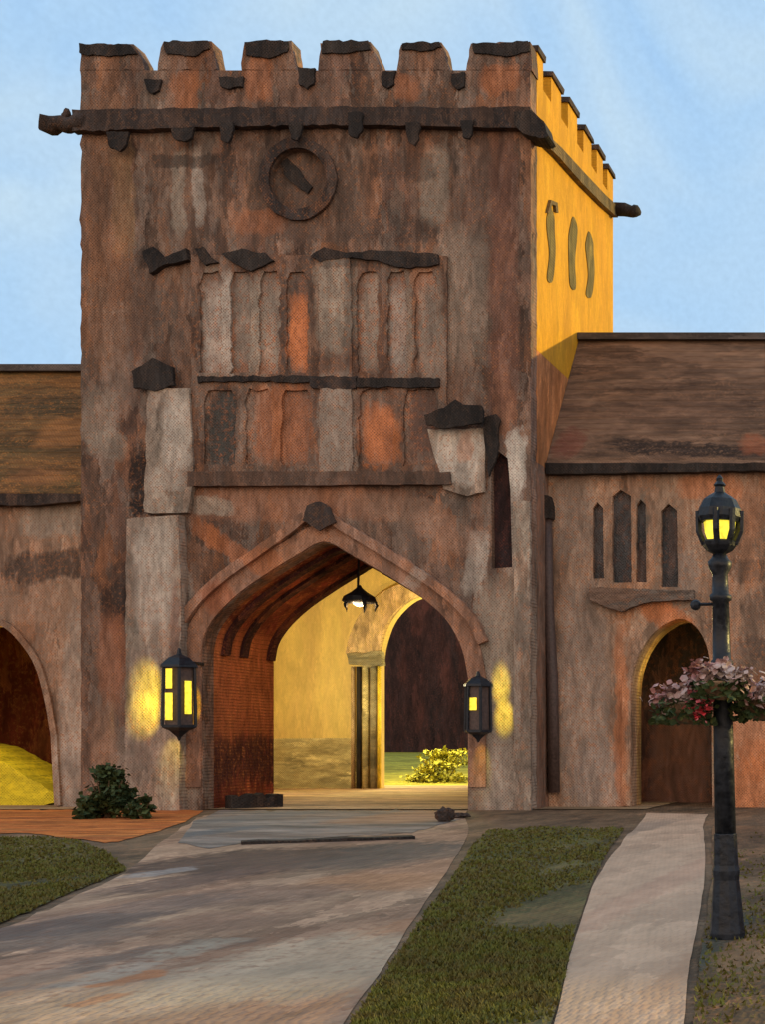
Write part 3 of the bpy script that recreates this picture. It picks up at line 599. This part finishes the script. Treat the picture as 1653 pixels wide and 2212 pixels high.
# downpipe
pp = MB(); x0, x1 = 1178, 1204
for (ya, yb, xa, xb) in ((1092,1400,1176,1194),(1400,1712,1190,1204)): pass
pp.tube([P(1184,1095,YW-.14), P(1187,1300,YW-.14), P(1195,1480,YW-.14), P(1198,1712,YW-.14)], [.11, .115, .14, .14], 8)
dpipe = pp.build('downpipe', M['pipe'], RW, True)
MB().slab(px2w(rough([(1160,1118),(1162,1082),(1172,1068),(1186,1070),(1192,1090),(1192,1120)], 8, 3, 3), YW - .3), [], YW - .3, YW - .02).build('hopper_head', M['soot'], dpipe)
# left wing
la = smooth_line([(-130,1480),(-120,1430),(-85,1385),(-30,1352),(10,1356),(48,1392),(78,1440),(98,1510),(112,1590)], 5)
la_f = [(-130,1762)] + la + [(120,1762)]
zeL = P(0, 1066, YE).z; zrL = P(0, 806, YR).z
LW, _ = wing('left_wing', 'stone wing with mossy roof and lit archway left of the tower', XL - .01, -62, YE, YR, zeL, zrL, M['wingL'], M['roofL'], [px2w(la_f, YW)], [])
ja = px2w(offset([(-130,1740)] + la + [(120,1740)], 1), YW); jb = px2w(offset([(-130,1740)] + la + [(120,1740)], 14), YW)
MB().slab(ja + list(reversed(jb)), [], YW - .08, YW - .003).build('arch_moulding', M['wingL'], LW)
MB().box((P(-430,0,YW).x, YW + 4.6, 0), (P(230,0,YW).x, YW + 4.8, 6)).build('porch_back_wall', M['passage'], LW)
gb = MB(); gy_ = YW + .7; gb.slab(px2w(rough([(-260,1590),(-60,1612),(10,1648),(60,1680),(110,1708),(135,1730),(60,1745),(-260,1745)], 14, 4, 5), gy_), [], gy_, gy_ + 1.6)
struct(gb.build('grass_bank', brushed('lit_yellow_bank', (.80,.62,.03), (.68,.54,.03), (.4,.3,.04), .3, axis='x', vary=.4, dab=.1)))  # wedge and its bright yellow stand in for light on the ground
MB().slab(px2w(rough([(-200,1066),(178,1066),(178,1082),(60,1092),(-200,1086)], 20, 4, 7), YE - .02), [], YE - .02, YE + .2).build('gutter', M['dark'], LW)
def point(name, loc, c, e_, r=.05):
    l = bpy.data.objects.new(name, bpy.data.lights.new(name, 'POINT')); col.objects.link(l); l.location = loc
    l.data.color = c; l.data.energy = e_; l.data.shadow_soft_size = r; return l

# ------------------------------------------------------------------ rear hall seen through the arch
YH0, YH1 = YB + .01, 46.0
hx0, hx1 = XL - 3.2, XR + 2.6
RH = thing('rear_hall', Vector(((hx0 + hx1) / 2, YH1, 0)), 'yellow plastered hall seen through the tower arch, with a small inner archway', 'hall')
ia = smooth_line([(822,1440),(826,1400),(845,1345),(880,1305),(915,1290),(955,1305),(990,1340),(1015,1390),(1024,1450)], 5)
ia_f = [(822,1762)] + ia + [(1026,1762)]
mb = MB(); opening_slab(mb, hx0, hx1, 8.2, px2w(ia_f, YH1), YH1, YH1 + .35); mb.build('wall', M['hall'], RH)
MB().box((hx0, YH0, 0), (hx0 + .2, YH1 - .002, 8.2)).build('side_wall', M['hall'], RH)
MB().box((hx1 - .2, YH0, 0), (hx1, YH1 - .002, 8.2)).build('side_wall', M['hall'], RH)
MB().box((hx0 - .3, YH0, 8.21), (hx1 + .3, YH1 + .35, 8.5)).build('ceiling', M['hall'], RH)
MB().slab(px2w([(500,1596),(770,1594),(770,1706),(500,1706)], YH1), [], YH1 - .06, YH1 - .003).build('dado', M['dado'], RH)
ar = [(822,1410)] + ia[1:-3]
M['archi'] = brushed('tan_archivolt', (.52,.37,.20), (.45,.29,.17), (.7,.5,.1), .4)
oa = smooth_line([(752,1412),(762,1372),(785,1325),(825,1285),(875,1262),(930,1258),(1000,1290),(1050,1370)], 6)
MB().slab(px2w(offset(ia, 1), YH1) + list(reversed(px2w(oa, YH1))), [], YH1 - .22, YH1 - .003).build('archivolt', M['archi'], RH)
M['cap'] = brushed('grey_green_capital', (.22,.20,.13), (.27,.23,.14), (.5,.35,.12), .4, axis='x')
MB().slab(px2w(rough([(750,1412),(822,1408),(826,1436),(800,1442),(754,1434)], 8, 3, 2), YH1 - .3), [], YH1 - .36, YH1 - .003).build('capital', M['cap'], RH)
M['yel'] = brushed('bright_yellow_stone', (.75,.52,.04), (.7,.5,.05), (.8,.6,.1), .3)
for k, (x, r_, mt) in enumerate(((762,.06,M['archi']),(775,.08,M['soot']),(789,.11,M['dado']),(806,.11,M['cap']),(819,.06,M['yel']))):
    b0 = P(x, 1440, YH1 - .2); MB().tube([b0, Vector((b0.x, b0.y, .02))], r_, 10).build('shaft', mt, RH, True)
# courtyard floor and beyond
struct(sheet('courtyard', [(hx0, YF + .1), (hx1, YF + .1), (hx1, YH1 + 3.2), (hx0, YH1 + 3.2)], .02, M['court']))
bank = MB(); y0_, y1_, z1_ = YH1 + 3.2, 62.0, .95
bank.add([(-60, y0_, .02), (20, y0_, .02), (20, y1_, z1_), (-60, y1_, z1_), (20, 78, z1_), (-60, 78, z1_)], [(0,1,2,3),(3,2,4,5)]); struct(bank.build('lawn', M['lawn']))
FB = MB().box((-60, 78, 0), (25, 84, 15))
fb = thing('far_building', (-30, 78, 0), 'dark brick building across the courtyard, glimpsed through the inner archway', 'building')
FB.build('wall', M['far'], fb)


# hanging lantern
PL = thing('pendant_lantern', P(775, 1210, 34), 'black lantern hanging on a rod inside the tower arch', 'lantern')
top = P(775, 1196, 34); bt = P(773, 1268, 34); lc = P(776, 1285, 34)
MB().tube([top + Vector((0,0,.12)), bt], .028, 6).build('rod', M['iron'], PL)
MB().lathe(tuple(lc), [(.03,.24),(.07,.17),(.18,.07),(.36,-.04),(.40,-.16),(.34,-.20),(.31,-.1),(.12,.0)], 12).build('shade', M['iron'], PL)
MB().blob((lc.x, lc.y, lc.z - .16), .17, .17, .13, 2, .2, 2).build('bulb', M['white'], PL)
for k in range(5):
    a = k * 1.257 + .4; q = lc + Vector((math.cos(a) * .33, math.sin(a) * .33, -.1))
    MB().tube([q, q + Vector((math.cos(a) * .06, math.sin(a) * .06, -.16)), q + Vector((math.cos(a) * .02, 0, -.3))], [.05, .045, .015], 6).build('scroll', M['iron'], PL)

# wall lanterns
def wall_lantern(cx, y0, y1, Y, label, wpx, hatch):
    c = P(cx, (y0 + y1) / 2, Y); H = abs(P(0, y0, Y).z - P(0, y1, Y).z); Wd = wpx * Y / FPX / 2
    T = thing('wall_lantern', Vector((c.x, Y, c.z - H / 2)), label, 'lantern', 'lanterns beside the carriage arch')
    zb, zt_ = c.z - H * .36, c.z + H * .30
    prof = lambda t: Wd * (.72 + .28 * (1 - t))
    MB().lathe((c.x, Y, 0), [(.03, zt_ + H*.2), (.06, zt_ + H*.13), (Wd*.55, zt_ + H*.09), (Wd*.95, zt_ + .02), (Wd*.98, zt_ - .03), (Wd*.3, zt_ - .03)], 6).build('lantern_roof', M['iron'], T)
    MB().lathe((c.x, Y, 0), [(Wd*.3, zb + .03), (Wd*.9, zb + .03), (Wd*.9, zb - .03), (Wd*.5, zb - H*.05), (.05, zb - H*.12), (.02, zb - H*.16)], 6).build('lantern_base', M['iron'], T)
    for k in range(6):
        a = k * math.pi / 3; p0 = Vector((c.x + math.cos(a) * Wd*.86, Y + math.sin(a) * Wd*.86, zb)); p1 = Vector((c.x + math.cos(a) * Wd*.8, Y + math.sin(a) * Wd*.8, zt_))
        MB().tube([p0, p1], .035, 5).build('frame_bar', M['iron'], T)
    MB().lathe((c.x, Y, 0), [(Wd*.72, zb), (Wd*.7, zt_)], 6).build('lantern_body', M['pipe'], T)
    for (k0, k1, t0, t1) in hatch:
        a0, a1 = k0 * math.pi / 3, k1 * math.pi / 3
        q = []
        for a, t in ((a0, t0), (a1, t0), (a1, t1), (a0, t1)):
            q.append((c.x + math.cos(a) * Wd*.78, Y + math.sin(a) * Wd*.78, zb + (zt_ - zb) * t))
        m = MB(); m.add(q, [(0,1,2,3)]); m.build('lit_pane', M['pane'], T)
    MB().tube([(c.x, Y + Wd*.5, zt_ + H*.05), (c.x, YF - .02, zt_ + H*.05)], .04, 6).build('bracket', M['iron'], T)
    return T, c
WL, cL = wall_lantern(386, 1400, 1596, 31.0, 'black wall lantern with bright yellow panes left of the carriage arch', 84, ((4.15,4.6,.62,.95),(4.1,4.62,.1,.55),(5.3,5.75,.2,.75)))
WR, cR = wall_lantern(1034, 1450, 1600, 31.3, 'dark boxy wall lantern with one small glint right of the carriage arch', 66, ((3.9,4.7,.45,.72),))
warm = (1.0, .72, .12)
def spot(name, src, dst, c, e_, ang, blend=.25, sx_=1.0):
    l = bpy.data.objects.new(name, bpy.data.lights.new(name, 'SPOT')); col.objects.link(l); l.location = src
    l.rotation_euler = (Vector(dst) - Vector(src)).to_track_quat('-Z', 'Y').to_euler()
    l.data.color = c; l.data.energy = e_; l.data.spot_size = R(ang); l.data.spot_blend = blend; l.data.shadow_soft_size = .02; l.scale = (sx_, 1, 1)
YEL = (1.0, .80, .03)
spot('lantern_beam', P(348, 1478, 30.7), P(321, 1488, YF - .32), YEL, 260, 66, .9, .42)
spot('lantern_beam', P(348, 1520, 30.7), P(317, 1540, YF - .32), YEL, 260, 52, .9, .55)
spot('lantern_beam', P(1066, 1480, 30.95), P(1082, 1480, YF - .12), YEL, 120, 62, .9, .42)
spot('lantern_beam', P(1066, 1520, 30.95), P(1088, 1545, YF - .12), YEL, 130, 50, .9, .55)
spot('lantern_beam', P(430, 1520, 31.1), P(415, 1522, YF), YEL, 90, 56, .5, .35)
spot('lantern_beam', P(386, 1600, 31.1), P(374, 1640, YF - .32), YEL, 22, 80, .7, .4)
spot('lantern_beam', P(1040, 1605, 31.2), P(1042, 1655, YF), YEL, 18, 70, .7, .4)
point('hall_light', P(690, 1440, 41.5), (1.0, .88, .52), 640, .3)
point('court_light', P(900, 1480, 50), (1.0, .85, .3), 1500, .4)
point('hall_light', P(900, 1330, 44.6), (1.0, .76, .22), 90, .2)
point('pendant_light', lc + Vector((0, 0, -.42)), (1.0, .6, .25), 40, .12)
point('porch_light', P(1440, 1450, YW + .9), (1.0, .72, .2), 14, .1)
point('porch_light', P(-10, 1500, YW + .1), (1.0, .78, .15), 70, .1)

# ------------------------------------------------------------------ street lamp
YS = EYE * FPX / (2030 - PY)
def Q(x, y): return P(x, y, YS)
base = Q(1573, 2030); b = (base.x, YS, 0)
SL = thing('street_lamp', Vector(b), 'black cast iron street lamp with a lit yellow lantern beside the footpath', 'street lamp')
s = YS / FPX
def zy(y): return EYE - (y - PY) * s
xt = Q(1556, 1200).x - base.x
def axis(y): t = (2030 - y) / 830; return (base.x + xt * min(t, 1.05), YS, 0)
prof = [(2030,46),(2016,46),(2006,40),(1960,37),(1930,33),(1880,27),(1850,30),(1835,24),(1790,22)]
m = MB()
def lean(prof, n=12):
    mm = MB(); vs = []; fs = []
    for y, r_ in prof:
        c = axis(y)
        for k in range(n):
            a = 2 * math.pi * k / n; vs.append((c[0] + math.cos(a) * r_ * s, c[1] + math.sin(a) * r_ * s, max(zy(y), 0)))
    for i in range(len(prof) - 1):
        for k in range(n): fs.append((i*n+k, i*n+(k+1)%n, (i+1)*n+(k+1)%n, (i+1)*n+k))
    fs.append(tuple(reversed(range(n)))); fs.append(tuple((len(prof)-1)*n+k for k in range(n)))
    return mm.add(vs, fs)
lean([(2030,38),(2014,39),(2000,37),(1950,33),(1900,28),(1880,30),(1868,27),(1800,25)], 10).build('pedestal', M['iron'], SL, False, .006)
lean([(1800,23),(1600,22),(1440,20),(1436,24),(1428,24),(1424,20),(1300,18),(1296,24),(1286,24),(1282,18),(1240,17),(1226,25),(1214,26),(1206,18),(1196,14)], 14).build('pole', M['iron'], SL, True)
c = axis(1196); cx, cz = c[0], 0
MB().lathe((cx, YS, 0), [(.02, zy(1200)), (12*s, zy(1198)), (28*s, zy(1190)), (36*s, zy(1180)), (38*s, zy(1172)), (34*s, zy(1168))], 8).build('lantern_cup', M['iron'], SL)
MB().lathe((cx, YS, 0), [(24*s, zy(1172)), (32*s, zy(1150)), (35*s, zy(1126)), (30*s, zy(1112))], 8).build('lamp_glass', M['lamp'], SL)
for k in range(8):
    a = 2 * math.pi * k / 8
    if k in (5,): continue
    MB().tube([(cx + math.cos(a) * 33*s, YS + math.sin(a) * 33*s, zy(1176)), (cx + math.cos(a) * 45*s, YS + math.sin(a) * 45*s, zy(1148)), (cx + math.cos(a) * 46*s, YS + math.sin(a) * 46*s, zy(1104))], 7*s, 6).build('lantern_bar', M['iron'], SL)
MB().lathe((cx, YS, 0), [(44*s, zy(1128)), (48*s, zy(1118)), (46*s, zy(1100)), (36*s, zy(1080)), (22*s, zy(1070)), (12*s, zy(1064)), (10*s, zy(1052)), (14*s, zy(1048)), (7*s, zy(1040)), (8*s, zy(1034)), (2*s, zy(1026))], 10).build('lantern_roof', M['iron'], SL)
# ladder bar and basket arms
MB().tube([(cx - 56*s, YS, zy(1306)), (cx + 20*s, YS, zy(1304))], 4*s, 6).build('ladder_bar', M['iron'], SL)
MB().blob((cx - 52*s, YS, zy(1307)), 12*s, 10*s, 12*s, 1, .1, 2).build('ladder_knob', M['iron'], SL)
point('street_light', (cx, YS - .02, zy(1140)), warm, 1.5, .05)
def basket(px, py, dY, rw, label, seed, redfrac):
    c = Q(px, py); c.y += dY
    T = thing('hanging_basket', Vector((c.x, c.y, c.z)), label, 'flower basket', 'flower baskets on the street lamp')
    rr = rw * s; ax = axis(py)
    MB().lathe((c.x, c.y, c.z), [(.02, -rr*.62), (rr*.35, -rr*.55), (rr*.62, -rr*.3), (rr*.72, -rr*.05), (rr*.7, .0)], 10).build('bowl', M['earth'], T)
    MB().tube([(ax[0], YS, c.z - rr*.1), ((ax[0]+c.x)/2, (YS+c.y)/2, c.z + rr*.3), (c.x, c.y, c.z + rr*.15)], 4*s, 6).build('arm', M['iron'], T)
    rnd = random.Random(seed); fo = MB()
    def dabs(m, n, size, fn):
        for _ in range(n):
            p = fn(); q = Matrix.Rotation(rnd.uniform(0, 6.28), 3, 'Z') @ Matrix.Rotation(rnd.uniform(-1.1, 1.1), 3, 'X') @ Matrix.Rotation(rnd.uniform(-.9, .9), 3, 'Y')
            k = size * rnd.uniform(.6, 1.4); pts = [Vector((-.5,-.35,0)), Vector((0,-.6,.12)), Vector((.5,-.35,0)), Vector((.45,.4,.05)), Vector((0,.65,-.1)), Vector((-.45,.4,.05))]
            m.add([p + q @ (v * k) for v in pts], [(0,1,2,3,4,5)])
    def lower():
        a = rnd.uniform(0, 6.28); r_ = rr * rnd.uniform(.5, 1.0); return c + Vector((math.cos(a)*r_, math.sin(a)*r_, rnd.uniform(-.62, .05) * rr))
    dabs(fo, 260, 12*s, lower); fo.build('foliage', M['bush'], T)
    for q in range(8):
        a = 2 * math.pi * (q + rnd.uniform(-.3, .3)) / 8; r0 = rr * rnd.uniform(.35, .85); cc = c + Vector((math.cos(a)*r0, math.sin(a)*r0, rr * rnd.uniform(.05, .5)))
        fl = MB(); dabs(fl, 62, 12*s, lambda: cc + Vector((rnd.gauss(0, .2), rnd.gauss(0, .2), rnd.gauss(0, .15))) * rr); fl.build('flower_cluster', M['flower'], T)
    if redfrac:
        cc = c + Vector((rr * .45, -rr * .7, -rr * .1)); fr = MB()
        dabs(fr, redfrac, 10*s, lambda: cc + Vector((rnd.gauss(0, .16), rnd.gauss(0, .12), rnd.gauss(0, .2))) * rr); fr.build('flower_cluster', M['flowerr'], T)
basket(1488, 1518, -.05, 76, 'drooping pink flower basket with a crimson cluster on the lamp left arm', 4, 90)
basket(1652, 1512, .0, 74, 'pale pink flower basket cut by the picture edge right of the lamp', 9, 20)
basket(1574, 1476, -.30, 62, 'mauve flower basket in front of the lamp pole, middle and topmost of the three', 13, 0)

# ------------------------------------------------------------------ plants
def shrub(name, gx, gy, w_px, h_px, label, seed, mat, n=2600, cat='bush', cone=.5):
    g = G(gx, gy); k = g.y / FPX; rx = w_px * k / 2; h = h_px * k
    T = thing(name, g, label, cat); rnd = random.Random(seed)
    st = MB()
    for _ in range(7):
        a = rnd.uniform(0, 6.28); st.tube([g + Vector((0,0,-.02)), g + Vector((math.cos(a)*rx*.3, math.sin(a)*rx*.3, h*.4)), g + Vector((math.cos(a)*rx*.6, math.sin(a)*rx*.5, h*.75))], [.03,.02,.008], 5)
    st.build('stems', M['earth'], T)
    lf = MB(); cl = [(rnd.uniform(-1, 1), rnd.uniform(-1, 1), rnd.uniform(.05, 1)) for _ in range(34)]
    for _ in range(n):
        cx_, cy_, cz_ = rnd.choice(cl); wd = (1 - cone * cz_)
        p = g + Vector((cx_*rx*wd*.85 + rnd.gauss(0, rx*.13), cy_*rx*.7*wd + rnd.gauss(0, rx*.13), max(.03, cz_*h*.9 + rnd.gauss(0, h*.07))))
        q = Matrix.Rotation(rnd.uniform(0, 6.28), 3, 'Z') @ Matrix.Rotation(rnd.uniform(-1.2, 1.2), 3, 'X'); sz = .075 * rnd.uniform(.6, 1.5)
        lf.add([p + q @ Vector(v) * sz for v in ((-.5,-.5,0),(.5,-.6,.1),(.6,.5,0),(-.3,.7,.1))], [(0,1,2,3)])
    lf.build('leaves', mat, T); return T
shrub('bush', 232, 1768, 130, 110, 'dark green bush at the foot of the tower left corner', 2, M['bush'], 3200, cone=.7)
shrub('bush', 305, 1770, 50, 48, 'small low green bush right of the larger one', 6, M['bush'], 700)
M['hedge'] = leafy('yellow_green_leaves', (.42,.38,.05), (.24,.25,.04), (.6,.5,.06))
shrub('shrub', 962, 1694, 170, 74, 'yellow green shrub in the courtyard seen through the inner archway', 11, M['hedge'], 2600)

# ------------------------------------------------------------------ stones and kerb
def stone(name, gx, gy, w_px, h_px, label, seed, mat, cat):
    g = G(gx, gy, .0); k = g.y / FPX
    o = MB().blob((g.x, g.y, h_px * k * .42), w_px * k / 2, w_px * k / 4, h_px * k / 2, seed, .5, 3).build(name, mat, None, False)
    return tag(o, label, cat)
def bar(name, x0, y0, x1, y1, h_px, label, mat, cat, seed=1):
    a = G(x0, y0); b_ = G(x1, y1); m = MB(); n_ = 10
    up, lo = [], []
    d = (b_ - a); nrm = Vector((-d.y, d.x, 0)).normalized() * .18; vs = []
    for i in range(n_ + 1):
        p = a.lerp(b_, i / n_); hh = h_px * p.y / FPX * (.8 + .5 * noise.noise(Vector((i * .8, seed, 0)))); w_ = nrm * (1 + .3 * noise.noise(Vector((i * .7, seed, 4))))
        vs += [p - w_ , p - w_ + Vector((0, 0, hh)), p + w_ + Vector((0, 0, hh)), p + w_]
    fs = []
    for i in range(n_):
        for q in range(4): fs.append((i*4+q, i*4+(q+1)%4, (i+1)*4+(q+1)%4, (i+1)*4+q))
    fs += [(0,1,2,3), tuple(n_*4+q for q in (3,2,1,0))]
    m.add(vs, fs); return tag(m.build(name, mat, None, False, .01), label, cat)
bar('guard_kerb', 492, 1748, 604, 1744, 36, 'lumpy black guard kerb at the foot of the passage left wall', M['soot'], 'kerb', 3)
bar('drain_channel', 520, 1824, 895, 1812, 9, 'long dark drain channel across the road before the arch', M['soot'], 'drain', 5)
stone('boulder', 962, 1776, 40, 34, 'dark brown stone by the right foot of the arch', 4, M['dark'], 'stone')
stone('boulder', 990, 1768, 50, 14, 'flat brown stone right of the taller one', 6, M['dark'], 'stone')
